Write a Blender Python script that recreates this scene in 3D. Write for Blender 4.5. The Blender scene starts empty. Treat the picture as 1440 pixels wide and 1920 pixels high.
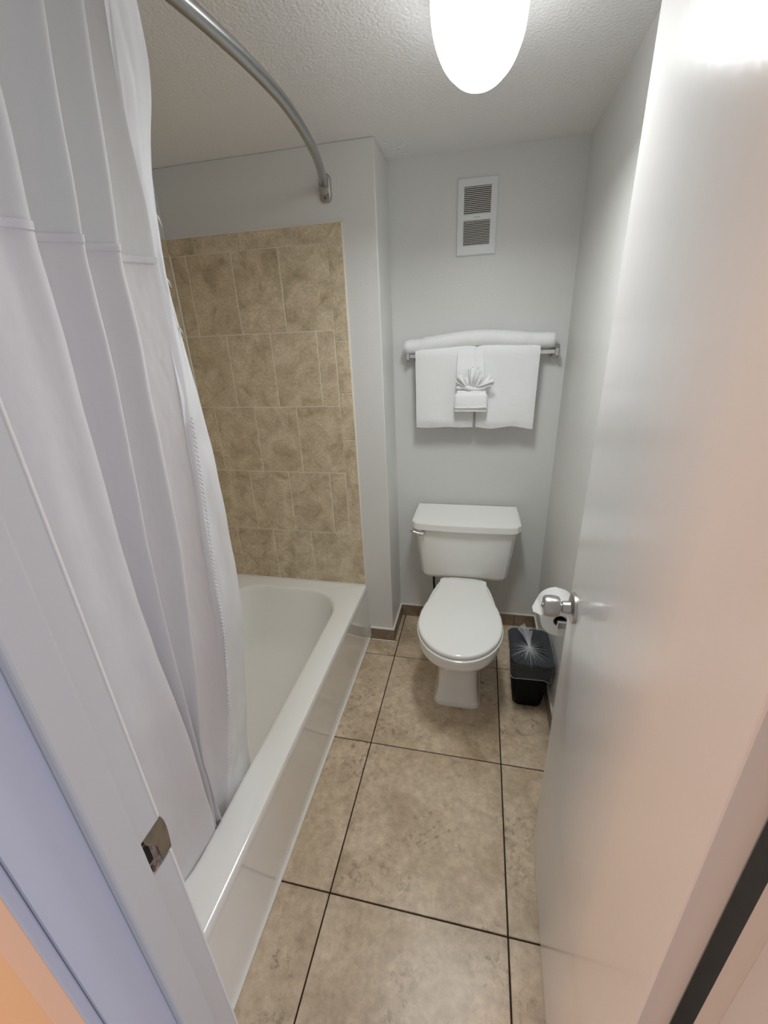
import bpy, bmesh, math, random
from mathutils import Vector, Matrix, noise
random.seed(7)
S = bpy.context.scene
COL = S.collection
PI = math.pi

# ------------------------------------------------------------------ camera
def cam_axes(yaw, pitch, roll):
    fw = Vector((math.sin(yaw)*math.cos(pitch), math.cos(yaw)*math.cos(pitch), math.sin(pitch)))
    rt = Vector((math.cos(yaw), -math.sin(yaw), 0)); up = rt.cross(fw)
    return rt*math.cos(roll)+up*math.sin(roll), up*math.cos(roll)-rt*math.sin(roll), fw
cd = bpy.data.cameras.new('camera'); cam = bpy.data.objects.new('camera', cd); COL.objects.link(cam)
r_, u_, f_ = cam_axes(-0.2304, -0.3933, -0.0441)
m = Matrix.Identity(4)
for i in range(3):
    m[i][0], m[i][1], m[i][2] = r_[i], u_[i], -f_[i]
m.translation = (0.3633, -0.6446, 1.4863)
cam.matrix_world = m
cd.sensor_fit = 'VERTICAL'; cd.sensor_height = 24.0; cd.lens = 789.1/1920*24.0; cd.clip_start = 0.02
S.camera = cam

# ------------------------------------------------------------------ world, lamps, exposure
LAMP_POWER = 5.8; LENS_GLOW = 4.5
w = bpy.data.worlds.new('world'); S.world = w; w.use_nodes = True
w.node_tree.nodes['Background'].inputs[0].default_value = (0.95, 0.95, 1.0, 1)
w.node_tree.nodes['Background'].inputs[1].default_value = 0.36
def area(name, loc, target, size, power, color):
    l = bpy.data.lights.new(name, 'AREA'); l.shape = 'RECTANGLE'; l.size, l.size_y = size; l.energy = power; l.color = color
    o = bpy.data.objects.new(name, l); COL.objects.link(o); o.location = loc
    o.rotation_euler = (Vector(target)-Vector(loc)).to_track_quat('-Z', 'Y').to_euler()
    return o
# the bedroom outside: a warm lamp at the left, daylight from a window at the right
area('bedroom_lamp', (-1.1, -1.3, 1.0), (0.3, -0.3, 0.8), (0.4, 0.4), 15.0, (1.0, 0.47, 0.20))
area('bedroom_window', (2.6, -1.6, 1.3), (0.0, -0.45, 0.8), (1.0, 1.3), 20.0, (0.72, 0.78, 1.0))
S.view_settings.view_transform = 'Standard'; S.view_settings.look = 'None'
S.view_settings.gamma = 1.0; S.view_settings.use_curve_mapping = False
S.view_settings.exposure = 0.12
S.cycles.diffuse_bounces = 10; S.cycles.max_bounces = 14; S.cycles.transparent_max_bounces = 12

# ------------------------------------------------------------------ materials
def mat(name, col, rough=0.5, metal=0.0, spec=0.5, bump=0.0, bscale=200.0, bdet=2.0, coat=0.0, var=0.0, vscale=3.0, sheen=0.0, alpha=1.0, bdist=0.002):
    M = bpy.data.materials.new(name); M.use_nodes = True
    nt = M.node_tree; b = nt.nodes['Principled BSDF']
    b.inputs['Base Color'].default_value = (*col, 1); b.inputs['Roughness'].default_value = rough
    b.inputs['Metallic'].default_value = metal; b.inputs['Specular IOR Level'].default_value = spec
    b.inputs['Coat Weight'].default_value = coat; b.inputs['Sheen Weight'].default_value = sheen; b.inputs['Alpha'].default_value = alpha
    tc = nt.nodes.new('ShaderNodeTexCoord')
    if bump:
        n = nt.nodes.new('ShaderNodeTexNoise'); n.inputs['Scale'].default_value = bscale; n.inputs['Detail'].default_value = bdet
        nt.links.new(tc.outputs['Object'], n.inputs['Vector'])
        bp = nt.nodes.new('ShaderNodeBump'); bp.inputs['Strength'].default_value = bump; bp.inputs['Distance'].default_value = bdist
        nt.links.new(n.outputs['Fac'], bp.inputs['Height']); nt.links.new(bp.outputs['Normal'], b.inputs['Normal'])
    if var:
        n = nt.nodes.new('ShaderNodeTexNoise'); n.inputs['Scale'].default_value = vscale; n.inputs['Detail'].default_value = 4
        nt.links.new(tc.outputs['Object'], n.inputs['Vector'])
        r = nt.nodes.new('ShaderNodeValToRGB'); r.color_ramp.elements[0].position = .3; r.color_ramp.elements[1].position = .7
        r.color_ramp.elements[0].color = (*[c*(1-var) for c in col], 1); r.color_ramp.elements[1].color = (*[min(1, c*(1+var)) for c in col], 1)
        nt.links.new(n.outputs['Fac'], r.inputs['Fac']); nt.links.new(r.outputs['Color'], b.inputs['Base Color'])
    return M

def stone(name, ramp, scale, rough, veins=0.0, vein_col=(.12, .09, .06), bump=.12):
    """mottled ceramic stone tile; every tile gets its own piece of the pattern"""
    M = bpy.data.materials.new(name); M.use_nodes = True
    nt = M.node_tree; L = nt.links.new; b = nt.nodes['Principled BSDF']; N = nt.nodes.new
    b.inputs['Roughness'].default_value = rough
    tc = N('ShaderNodeTexCoord'); oi = N('ShaderNodeObjectInfo')
    mu = N('ShaderNodeVectorMath'); mu.operation = 'MULTIPLY_ADD'
    cx = N('ShaderNodeCombineXYZ'); 
    for k in range(3): L(oi.outputs['Random'], cx.inputs[k])
    mu.inputs[1].default_value = (37.0, 71.0, 53.0); L(cx.outputs[0], mu.inputs[0]); L(tc.outputs['Object'], mu.inputs[2])
    n1 = N('ShaderNodeTexNoise'); n1.inputs['Scale'].default_value = scale; n1.inputs['Detail'].default_value = 5; n1.inputs['Roughness'].default_value = .6; n1.inputs['Distortion'].default_value = .6
    L(mu.outputs[0], n1.inputs['Vector'])
    rp = N('ShaderNodeValToRGB'); e = rp.color_ramp.elements
    e[0].position, e[0].color = ramp[0][0], (*ramp[0][1], 1); e[1].position, e[1].color = ramp[-1][0], (*ramp[-1][1], 1)
    for p_, c_ in ramp[1:-1]: x = e.new(p_); x.color = (*c_, 1)
    L(n1.outputs['Fac'], rp.inputs['Fac'])
    n2 = N('ShaderNodeTexNoise'); n2.inputs['Scale'].default_value = scale*9; n2.inputs['Detail'].default_value = 6; n2.inputs['Roughness'].default_value = .7
    L(mu.outputs[0], n2.inputs['Vector'])
    r2 = N('ShaderNodeValToRGB'); r2.color_ramp.elements[0].position = .3; r2.color_ramp.elements[1].position = .7
    r2.color_ramp.elements[0].color = (.72, .70, .67, 1); r2.color_ramp.elements[1].color = (1.1, 1.1, 1.1, 1)
    L(n2.outputs['Fac'], r2.inputs['Fac'])
    mx = N('ShaderNodeMix'); mx.data_type = 'RGBA'; mx.blend_type = 'MULTIPLY'; mx.inputs[0].default_value = 1
    L(rp.outputs['Color'], mx.inputs[6]); L(r2.outputs['Color'], mx.inputs[7])
    out = mx.outputs[2]
    if veins:
        # thin cracks and small pits, gathered in patches
        n3 = N('ShaderNodeTexNoise'); n3.inputs['Scale'].default_value = scale*2.2; n3.inputs['Detail'].default_value = 7; n3.inputs['Roughness'].default_value = .62; n3.inputs['Distortion'].default_value = 1.2
        L(mu.outputs[0], n3.inputs['Vector'])
        a = N('ShaderNodeMath'); a.operation = 'SUBTRACT'; a.inputs[1].default_value = .5; L(n3.outputs['Fac'], a.inputs[0])
        ab = N('ShaderNodeMath'); ab.operation = 'ABSOLUTE'; L(a.outputs[0], ab.inputs[0])
        mr = N('ShaderNodeMapRange'); mr.inputs[1].default_value = 0.0; mr.inputs[2].default_value = .06; mr.inputs[3].default_value = 1; mr.inputs[4].default_value = 0
        L(ab.outputs[0], mr.inputs[0])
        nb_ = N('ShaderNodeTexNoise'); nb_.inputs['Scale'].default_value = scale*12; nb_.inputs['Detail'].default_value = 5; nb_.inputs['Roughness'].default_value = .7; L(mu.outputs[0], nb_.inputs['Vector'])
        mb = N('ShaderNodeMapRange'); mb.inputs[1].default_value = .46; mb.inputs[2].default_value = .62; L(nb_.outputs['Fac'], mb.inputs[0])
        mrb = N('ShaderNodeMath'); mrb.operation = 'MULTIPLY'; L(mr.outputs[0], mrb.inputs[0]); L(mb.outputs[0], mrb.inputs[1]); mr = mrb
        n4 = N('ShaderNodeTexNoise'); n4.inputs['Scale'].default_value = scale*1.1; n4.inputs['Detail'].default_value = 3
        off = N('ShaderNodeVectorMath'); off.inputs[1].default_value = (5.2, 1.3, 8.8); L(mu.outputs[0], off.inputs[0]); L(off.outputs[0], n4.inputs['Vector'])
        m4 = N('ShaderNodeMapRange'); m4.inputs[1].default_value = .47; m4.inputs[2].default_value = .60; m4.inputs[3].default_value = 0; m4.inputs[4].default_value = veins
        L(n4.outputs['Fac'], m4.inputs[0])
        mm = N('ShaderNodeMath'); mm.operation = 'MULTIPLY'; L(mr.outputs[0], mm.inputs[0]); L(m4.outputs[0], mm.inputs[1])
        mx2 = N('ShaderNodeMix'); mx2.data_type = 'RGBA'; L(mm.outputs[0], mx2.inputs[0]); L(out, mx2.inputs[6]); mx2.inputs[7].default_value = (*vein_col, 1)
        # pale pits
        vo = N('ShaderNodeTexNoise'); vo.inputs['Scale'].default_value = scale*14; vo.inputs['Detail'].default_value = 1; L(mu.outputs[0], vo.inputs['Vector'])
        m5 = N('ShaderNodeMapRange'); m5.inputs[1].default_value = .70; m5.inputs[2].default_value = .76; m5.inputs[3].default_value = 0; m5.inputs[4].default_value = .6
        L(vo.outputs['Fac'], m5.inputs[0])
        mp = N('ShaderNodeMath'); mp.operation = 'MULTIPLY'; L(m5.outputs[0], mp.inputs[0]); L(m4.outputs[0], mp.inputs[1])
        mx3 = N('ShaderNodeMix'); mx3.data_type = 'RGBA'; L(mp.outputs[0], mx3.inputs[0]); L(mx2.outputs[2], mx3.inputs[6]); mx3.inputs[7].default_value = (.55, .47, .37, 1)
        out = mx3.outputs[2]
    L(out, b.inputs['Base Color'])
    bp = N('ShaderNodeBump'); bp.inputs['Strength'].default_value = bump; bp.inputs['Distance'].default_value = .002
    L(n2.outputs['Fac'], bp.inputs['Height']); L(bp.outputs['Normal'], b.inputs['Normal'])
    return M

def fabric(name, col, trans=0.25, rough=.8, bump=.25, bscale=900.0, wr=0.0):
    M = bpy.data.materials.new(name); M.use_nodes = True
    nt = M.node_tree; L = nt.links.new; N = nt.nodes.new; b = nt.nodes['Principled BSDF']; o = nt.nodes['Material Output']
    b.inputs['Base Color'].default_value = (*col, 1); b.inputs['Roughness'].default_value = rough; b.inputs['Sheen Weight'].default_value = .2
    b.inputs['Specular IOR Level'].default_value = .25
    tc = N('ShaderNodeTexCoord')
    n = N('ShaderNodeTexNoise'); n.inputs['Scale'].default_value = bscale; n.inputs['Detail'].default_value = 1; L(tc.outputs['Object'], n.inputs['Vector'])
    bp = N('ShaderNodeBump'); bp.inputs['Strength'].default_value = bump; bp.inputs['Distance'].default_value = .0016; L(n.outputs['Fac'], bp.inputs['Height'])
    nor = bp.outputs['Normal']
    if wr:
        mp = N('ShaderNodeMapping'); mp.inputs['Scale'].default_value = (1, 1, .35); L(tc.outputs['Object'], mp.inputs['Vector'])
        n2 = N('ShaderNodeTexNoise'); n2.inputs['Scale'].default_value = 28; n2.inputs['Detail'].default_value = 2; L(mp.outputs[0], n2.inputs['Vector'])
        b2 = N('ShaderNodeBump'); b2.inputs['Strength'].default_value = wr; b2.inputs['Distance'].default_value = .01; L(n2.outputs['Fac'], b2.inputs['Height']); L(nor, b2.inputs['Normal']); nor = b2.outputs['Normal']
    L(nor, b.inputs['Normal'])
    if trans:
        t = N('ShaderNodeBsdfTranslucent'); t.inputs['Color'].default_value = (*col, 1); L(nor, t.inputs['Normal'])
        mx = N('ShaderNodeMixShader'); mx.inputs[0].default_value = trans
        L(b.outputs[0], mx.inputs[1]); L(t.outputs[0], mx.inputs[2]); L(mx.outputs[0], o.inputs['Surface'])
    return M

def emit(name, col, strength):
    M = bpy.data.materials.new(name); M.use_nodes = True; b = M.node_tree.nodes['Principled BSDF']
    b.inputs['Base Color'].default_value = (.9, .9, .9, 1); b.inputs['Emission Color'].default_value = (*col, 1); b.inputs['Emission Strength'].default_value = strength
    b.inputs['Roughness'].default_value = .3
    return M

WALL = mat('painted_wall', (.70, .705, .685), .38, bump=.35, bscale=170, bdet=3)
CEIL = mat('textured_ceiling', (.86, .85, .845), .42, bump=.75, bscale=120, bdet=4, bdist=.004)
CASE_WARM = mat('casing_warm_light_tint', (.62, .47, .36), .5, bump=.1, bscale=60)  # white casing with warm lamplight painted into its colour
TRIM_BLUE = mat('trim_blue_daylight_tint', (.56, .575, .67), .45, bump=.1, bscale=60)  # white trim with bluish daylight painted into its colour
TRIMW = mat('white_trim_paint', (.57, .565, .56), .38, bump=.12, bscale=60)
DOORM = mat('door_paint', (.71, .70, .685), .22, bump=.10, bscale=45, coat=.15)
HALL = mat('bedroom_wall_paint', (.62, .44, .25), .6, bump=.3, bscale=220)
GROUT_D = mat('dark_grout', (.035, .025, .018), .9, bump=.3, bscale=400)
GROUT_L = mat('pale_grout', (.80, .74, .62), .85, bump=.3, bscale=400)
CAULK = mat('white_caulk', (.78, .76, .70), .5, bump=.5, bscale=90)
FTILE = stone('travertine_floor_tile', [(.28, (.42, .32, .215)), (.45, (.60, .48, .34)), (.6, (.71, .585, .43)), (.75, (.75, .635, .485))], 4.2, .34, .8, (.22, .15, .10), bump=.10)
WTILE = stone('beige_wall_tile', [(.3, (.46, .38, .245)), (.45, (.63, .53, .375)), (.6, (.75, .645, .47)), (.75, (.80, .70, .53))], 13.0, .38, .3, (.24, .20, .14), bump=.08)
BTILE = stone('brown_base_tile', [(.3, (.17, .12, .08)), (.5, (.27, .20, .14)), (.7, (.36, .28, .20))], 8.0, .4, .5, bump=.12)
ENAMEL = mat('tub_enamel', (.86, .86, .825), .13, coat=.3)
CHINA = mat('white_china', (.87, .87, .84), .08, coat=.4)
SEATP = mat('white_seat_plastic', (.86, .87, .84), .18, coat=.15)
CHROME = mat('chrome', (.72, .72, .72), .12, 1.0)
NICKEL = mat('brushed_nickel', (.50, .48, .455), .30, 1.0, bump=.06, bscale=260)
STEEL = mat('satin_steel', (.42, .42, .42), .27, 1.0)
DARKM = mat('dark_bronze', (.10, .085, .06), .55, .4, bump=.3, bscale=90)
STRIKE = mat('aged_brass', (.17, .14, .095), .5, .2, bump=.25, bscale=120, var=.25, vscale=40)
WOODR = mat('raw_wood', (.36, .27, .22), .85, bump=.8, bscale=120, var=.4, vscale=60)
BLACK = mat('black_void', (.008, .007, .006), .8)
BLACKP = mat('black_plastic', (.0018, .0018, .002), .55, spec=.10, bump=.15, bscale=500)
RUBBER = mat('black_rubber', (.015, .015, .015), .6)
TERRY = fabric('white_terry', (.86, .87, .87), 0.0, .95, 1.0, 420.0)
CLOTH = fabric('white_curtain_cloth', (.77, .76, .78), .20, .62, .15, 1200.0, .32)
SHEER = fabric('white_curtain_sheer', (.78, .795, .80), .28, .6, .2, 1500.0, .18)
LINER = fabric('white_liner_vinyl', (.86, .88, .92), .30, .30, .05, 300.0, .55)
PAPER = fabric('toilet_paper', (.88, .88, .87), .1, .95, .3, 600.0)
CARD = mat('cardboard', (.34, .25, .17), .9, bump=.2, bscale=200)
VENTW = mat('white_vent_plastic', (.74, .76, .77), .35)
SLATW = mat('cream_vent_slat', (.62, .61, .57), .4)
VDARK = mat('vent_dark', (.035, .033, .03), .8)
LENS = emit('lit_white_lens', (.965, .99, 1.0), LENS_GLOW)
BAGM = mat('clear_grey_bag', (.60, .64, .70), .16, alpha=.10, spec=.8, bump=.5, bscale=35, bdist=.01)
BAGW = mat('gathered_bag_plastic', (.80, .82, .85), .3, alpha=.30, spec=.8)

# ------------------------------------------------------------------ helpers
def link(name, bm, m, parent=None, smooth=None, recalc=True, loc=None):
    if recalc: bmesh.ops.recalc_face_normals(bm, faces=bm.faces)
    me = bpy.data.meshes.new(name); bm.to_mesh(me); bm.free()
    me.materials.append(m)
    o = bpy.data.objects.new(name, me); COL.objects.link(o)
    if smooth is not None:
        me.polygons.foreach_set('use_smooth', [True]*len(me.polygons))
        if smooth < 180: me.set_sharp_from_angle(angle=math.radians(smooth))
    if loc is not None: o.location = loc
    if parent:
        o.parent = parent
        if not parent.get('placed'): pass
        bpy_parent_fix(o, parent)
    return o
WM = {}
def bpy_parent_fix(o, parent):
    # meshes are built in world coordinates: undo the parent's placement
    o.matrix_parent_inverse = WM.get(parent.name, Matrix.Identity(4)).inverted()
def empty(name, loc, label=None, cat=None, group=None):
    o = bpy.data.objects.new(name, None); COL.objects.link(o); o.location = loc; o.empty_display_size = .05
    WM[o.name] = Matrix.Translation(loc)
    tag(o, label, cat, group); return o
def tag(o, label=None, cat=None, group=None, kind=None):
    if label: o['label'] = label
    if cat: o['category'] = cat
    if group: o['group'] = group
    if kind: o['kind'] = kind
    return o
def struct(name, bm, m, label=None, cat=None, smooth=None):
    o = link(name, bm, m, None, smooth); o['kind'] = 'structure'
    if label: o['label'] = label
    if cat: o['category'] = cat
    return o
def box(bm, x0, x1, y0, y1, z0, z1, bev=0.0, seg=2):
    r = bmesh.ops.create_cube(bm, size=1)
    vs = r['verts']
    for v in vs:
        v.co = Vector((x0 if v.co.x < 0 else x1, y0 if v.co.y < 0 else y1, z0 if v.co.z < 0 else z1))
    if bev:
        es = list({e for v in vs for e in v.link_edges})
        bmesh.ops.bevel(bm, geom=es, offset=bev, segments=seg, profile=.5, affect='EDGES', clamp_overlap=True)
    return bm
def B(*a, **k): return box(bmesh.new(), *a, **k)
def cyl(bm, p0, p1, r0, r1=None, n=24, cap=True):
    r1 = r0 if r1 is None else r1
    p0, p1 = Vector(p0), Vector(p1); d = (p1-p0); q = d.to_track_quat('Z', 'Y')
    a = [bm.verts.new(p0+q@Vector((r0*math.cos(2*PI*i/n), r0*math.sin(2*PI*i/n), 0))) for i in range(n)]
    b = [bm.verts.new(p1+q@Vector((r1*math.cos(2*PI*i/n), r1*math.sin(2*PI*i/n), 0))) for i in range(n)]
    for i in range(n): bm.faces.new((a[i], a[(i+1) % n], b[(i+1) % n], b[i]))
    if cap: bm.faces.new(a[::-1]); bm.faces.new(b)
    return bm
def lathe(bm, prof, origin, axis, n=40):
    """prof: list of (radius, distance along axis)"""
    q = Vector(axis).to_track_quat('Z', 'Y'); o = Vector(origin); rings = []
    for r, h in prof:
        rings.append([bm.verts.new(o+q@Vector((max(r, 1e-5)*math.cos(2*PI*i/n), max(r, 1e-5)*math.sin(2*PI*i/n), h))) for i in range(n)])
    for a, b in zip(rings, rings[1:]):
        for i in range(n): bm.faces.new((a[i], a[(i+1) % n], b[(i+1) % n], b[i]))
    bm.faces.new(rings[0][::-1]); bm.faces.new(rings[-1])
    return bm
def loft(bm, rings, cap0=True, cap1=True, closed=True):
    R_ = [[bm.verts.new(p) for p in ring] for ring in rings]; n = len(R_[0])
    for a, b in zip(R_, R_[1:]):
        for i in range(n if closed else n-1): bm.faces.new((a[i], a[(i+1) % n], b[(i+1) % n], b[i]))
    if cap0: bm.faces.new(R_[0][::-1])
    if cap1: bm.faces.new(R_[-1])
    return bm
def rrect(x0, x1, y0, y1, r, z, n=10):
    """rounded rectangle ring; r one radius or four (x1y1, x0y1, x0y0, x1y0)"""
    rs = (r,)*4 if not isinstance(r, (tuple, list)) else r
    P = []
    for k, (cx, cy, sx, sy) in enumerate(((x1, y1, 1, 1), (x0, y1, -1, 1), (x0, y0, -1, -1), (x1, y0, 1, -1))):
        rr = rs[k]
        for i in range(n+1):
            a = PI/2*k+PI/2*i/n
            P.append((cx-sx*rr+rr*math.cos(a), cy-sy*rr+rr*math.sin(a), z))
    return P
def sell(cx, cy, rx, ry, z, e=2.5, n=64):
    P = []
    for i in range(n):
        a = 2*PI*i/n; c, s = math.cos(a), math.sin(a)
        P.append((cx+rx*math.copysign(abs(c)**(2/e), c), cy+ry*math.copysign(abs(s)**(2/e), s), z))
    return P
def tube(bm, pts, r, n=12, cap=True):
    pts = [Vector(p) for p in pts]; rs = r if isinstance(r, (list, tuple)) else [r]*len(pts)
    rings = []; prev = None
    for i, p in enumerate(pts):
        d = (pts[min(i+1, len(pts)-1)]-pts[max(i-1, 0)]).normalized()
        if prev is None:
            u = d.orthogonal().normalized()
        else:
            u = (prev-d*prev.dot(d)).normalized()
        prev = u; v = d.cross(u)
        rings.append([p+rs[i]*(u*math.cos(2*PI*k/n)+v*math.sin(2*PI*k/n)) for k in range(n)])
    return loft(bm, rings, cap, cap)
def interp(x, xs, ys):
    if x <= xs[0]: return ys[0]
    for i in range(len(xs)-1):
        if x <= xs[i+1]:
            t = (x-xs[i])/(xs[i+1]-xs[i]); return ys[i]+(ys[i+1]-ys[i])*t
    return ys[-1]
def smoothstep(t): t = max(0, min(1, t)); return t*t*(3-2*t)

# ------------------------------------------------------------------ measured room
XT, XJ, XR, XL = -0.157, -0.029, 0.706, -0.905      # tub front, wall jog, right wall, left wall
YB, YA, YF, YO = 1.117, 1.349, -0.386, -0.512       # tub end wall, alcove wall, front wall inside / outside
H = 2.117; TH = .332

# ------------------------------------------------------------------ structure
floor = struct('floor', B(-1.0, 1.0, -.60, YA+.1, -.08, -.006), GROUT_D, 'tiled bathroom floor with thin dark grout joints')
G = .0022
for i, (xa, xb) in enumerate(((-.5, 0), (0, .5), (.5, 1.0))):
    for j in range(-2, 3):
        x0, x1, y0, y1 = max(xa, XT-.004), min(xb, XR+.0), max(j*.5, -.60), min((j+1)*.5, YA)
        if j == 2 and i == 0:
            y1 = YB   # the wall's jog cuts this tile
        if y1-y0 < .02: continue
        bm = B(x0+G-(x0+x1)/2, x1-G-(x0+x1)/2, y0+G-(y0+y1)/2, y1-G-(y0+y1)/2, -.008, 0, bev=.0012, seg=1)
        link('floor_tile', bm, FTILE, floor, loc=((x0+x1)/2, (y0+y1)/2, random.uniform(-.0004, 0)))
# narrow sliver of tile between the grout line and the jog
bm = B(-.5*0-.0145+G*0, .0145-G, -.116+G, .116, -.008, 0, bev=.001, seg=1)
link('floor_tile', bm, FTILE, floor, loc=(-.0145, (YB+YA)/2, 0))

ceiling = struct('ceiling', B(-1.0, .82, YO, YA+.1, H, H+.08), CEIL, 'white orange-peel textured bathroom ceiling')
wl = struct('wall_left', B(XL-.10, XL, YF-.12, YB+.3, 0, H), WALL, 'wall along the bathtub behind the shower curtain')
wr = struct('wall_right', B(XR, XR+.10, YO, YA+.1, 0, H), WALL, 'light grey wall on the right behind the open door')
wb = struct('wall_back', B(XJ-.02, XR+.02, YA, YA+.10, 0, H), WALL, 'light grey alcove wall behind the toilet')
wt = struct('wall_tub_end', B(XL-.02, XJ, YB, YA+.10, 0, H, bev=.004), WALL, 'light grey wall at the far end of the bathtub, tiled below')
fl = struct('wall_front_left', B(XL-.02, -.014, YO, YF, 0, H), WALL, 'front wall between the bathtub and the doorway')
fr = struct('wall_front_right', B(.622, XR+.02, YO, YF, 0, H), WALL, 'short front wall at the hinge side of the door')
fh = struct('wall_front_head', B(-.02, .63, YO, YF, 2.05, H), WALL, 'wall above the doorway')
# wall of the bedroom outside, beside the door casing
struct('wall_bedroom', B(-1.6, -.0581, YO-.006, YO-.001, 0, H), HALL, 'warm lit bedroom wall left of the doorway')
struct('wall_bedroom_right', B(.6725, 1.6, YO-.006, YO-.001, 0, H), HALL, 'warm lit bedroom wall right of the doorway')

# raised drywall texture splash at the ceiling corner of the jog
bm = bmesh.new()
for k in range(16):
    x = XJ+.012+random.uniform(-.005, .10); y = YB+random.uniform(.05, .225); s = random.uniform(.003, .008)
    bmesh.ops.create_icosphere(bm, subdivisions=1, radius=1, matrix=Matrix.Translation((x, y, H))@Matrix.Diagonal((s*1.6, s, s*.5, 1)))
o = link('plaster_patch', bm, CEIL, ceiling, 180); o['kind'] = 'stuff'

# --- wall tiles at the end of the tub
gb = link('grout_bed', B(XL, XT-.004, YB-.0060, YB+.001, TH+.001, 1.883), GROUT_L, wt)
g = .0014
def wtile_end(x0, x1, z0, z1, proud=0.0):
    cx, cz = (x0+x1)/2, (z0+z1)/2
    bm = B(x0+g-cx, x1-g-cx, -.0062-proud, 0, z0+g-cz, z1-g-cz, bev=.0012, seg=1)
    link('tile', bm, WTILE, wt, loc=(cx, YB-.001, cz))
rows = [1.822, 1.521, 1.221, .922, .617, TH+.001]
for k in range(5):
    js = [-.219, -.423, -.625, -.827, XL] if k % 2 == 0 else [-.221, -.297, -.5, -.702, -.899]
    for a, b in zip(js, js[1:]): wtile_end(b, a, rows[k+1], rows[k])
tx = [XT-.004, -.367, -.574, -.779, XL]
for a, b in zip(tx[1:], tx[2:]): wtile_end(b, a, 1.822, 1.883, .001)
rz = [1.68, 1.479, 1.274, 1.074, .873, .669, .469, TH+.001]
for a, b in zip(rz, rz[1:]): wtile_end(-.220, XT-.004, b, a, .001)
# L-shaped corner trim piece (one tile)
bm = bmesh.new()
L_ = [(-.367+g, 1.883-g), (-.367+g, 1.822+g), (-.220+g, 1.822+g), (-.220+g, 1.68+g), (XT-.004-g, 1.68+g), (XT-.004-g, 1.883-g)]
va = [bm.verts.new((x, YB-.0085, z)) for x, z in L_]; vb = [bm.verts.new((x, YB, z)) for x, z in L_]
bm.faces.new(va)
for i in range(6): bm.faces.new((va[i], vb[i], vb[(i+1) % 6], va[(i+1) % 6]))
link('tile', bm, WTILE, wt)
link('edge_caulk', B(XT-.0045, XT-.0015, YB-.004, YB, TH, 1.885), CAULK, wt)
link('edge_caulk', B(XL, XT-.0015, YB-.004, YB, 1.882, 1.886), CAULK, wt)
link('corner_caulk', B(XL+.0060, XL+.0120, YB-.013, YB-.006, TH, 1.83, bev=.002), CAULK, wt)
# --- wall tiles along the tub (behind the curtain)
link('grout_bed', B(XL-.001, XL+.0048, YF, YB, TH+.001, 1.883), GROUT_L, wl)
for k in range(5):
    y = YB-.006 - (0 if k % 2 == 0 else .102)
    ys = [YB-.006] + ([y] if k % 2 else [])
    while ys[-1]-.203 > YF+.05: ys.append(ys[-1]-.203)
    ys.append(YF)
    for a, b in zip(ys, ys[1:]):
        cy, cz = (a+b)/2, (rows[k]+rows[k+1])/2
        bm = B(-.001, .006, b+g-cy, a-g-cy, rows[k+1]+g-cz, rows[k]-g-cz, bev=.0012, seg=1)
        link('tile', bm, WTILE, wl, loc=(XL, cy, cz))
yy = [YB-.006]
while yy[-1]-.203 > YF+.05: yy.append(yy[-1]-.203)
yy.append(YF)
for a, b in zip(yy, yy[1:]):
    cy = (a+b)/2
    link('tile', B(-.001, .007, b+g-cy, a-g-cy, -.0305+g, .0305-g, bev=.0012, seg=1), WTILE, wl, loc=(XL, cy, 1.8525))

# --- tile baseboards
def base(name, pieces, capbox, label, floorbox=None):
    o = struct(name, capbox, CAULK, label)
    for p in pieces:
        x0, x1, y0, y1 = p; c = ((x0+x1)/2, (y0+y1)/2, .037)
        link('base_tile', B(x0-c[0], x1-c[0], y0-c[1], y1-c[1], -.0365, .034, bev=.001, seg=1), BTILE, o, loc=c)
    if floorbox: link('floor_caulk', floorbox, CAULK, o)
base('baseboard_back', [(XJ+.008, .32, YA-.010, YA), (.322, .598, YA-.010, YA), (.600, XR-.008, YA-.010, YA)], B(XJ, XR, YA-.009, YA, .071, .0755, bev=.001), 'brown tile baseboard under the alcove wall behind the toilet')
base('baseboard_jog', [(XJ, XJ+.010, YB-.009, YA-.010)], B(XJ, XJ+.009, YB-.008, YA-.006, .071, .0765, bev=.001), 'brown tile baseboard on the side of the wall jog')
base('baseboard_tub_end', [(XT+.012, XJ+.010, YB-.010, YB)], B(XT+.010, XJ+.009, YB-.013, YB, .070, .0785, bev=.002), 'short brown tile baseboard between bathtub and wall jog', B(XT+.012, XJ+.012, YB-.016, YB-.009, 0, .004, bev=.0015))
base('baseboard_right', [(XR-.010, XR, YA-.010-.45*(k+1)+.002, YA-.010-.45*k) for k in range(3)], B(XR-.009, XR, YF+.01, YA-.01, .071, .0755, bev=.001), 'brown tile baseboard along the right wall')

# ------------------------------------------------------------------ door frame
JX = .004
def jamb_with_mortise():
    # inner jamb board, pierced by the latch mortise at z .885-.965
    bm = bmesh.new()
    box(bm, JX-.02, JX, YO, -.421, 0, 2.05)
    box(bm, JX-.02, JX, -.421, YF, 0, .895)
    box(bm, JX-.02, JX, -.421, YF, .958, 2.05)
    box(bm, JX-.02, JX-.013, -.421, YF, .895, .958)
    return bm
t1 = struct('trim_1', jamb_with_mortise(), TRIMW, 'white painted door jamb at the left, latch side', smooth=None)
link('door_stop', B(JX, JX+.013, -.459, -.421, 0, 2.02, bev=.003), TRIMW, t1)
link('outer_reveal', B(JX-.018, JX+.0008, YO-.0002, -.4592, 0, 2.05), TRIM_BLUE, t1)['label'] = 'outer face of the white jamb, tinted with painted-in blue daylight'  # outer jamb face carries the daylight tint in its colour
link('caulk_line', B(JX-.004, JX+.001, YF, YF+.003, 0, .895, bev=.001), CAULK, t1)
link('caulk_line', B(JX-.004, JX+.001, YF, YF+.003, .962, 2.05, bev=.001), CAULK, t1)
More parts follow.
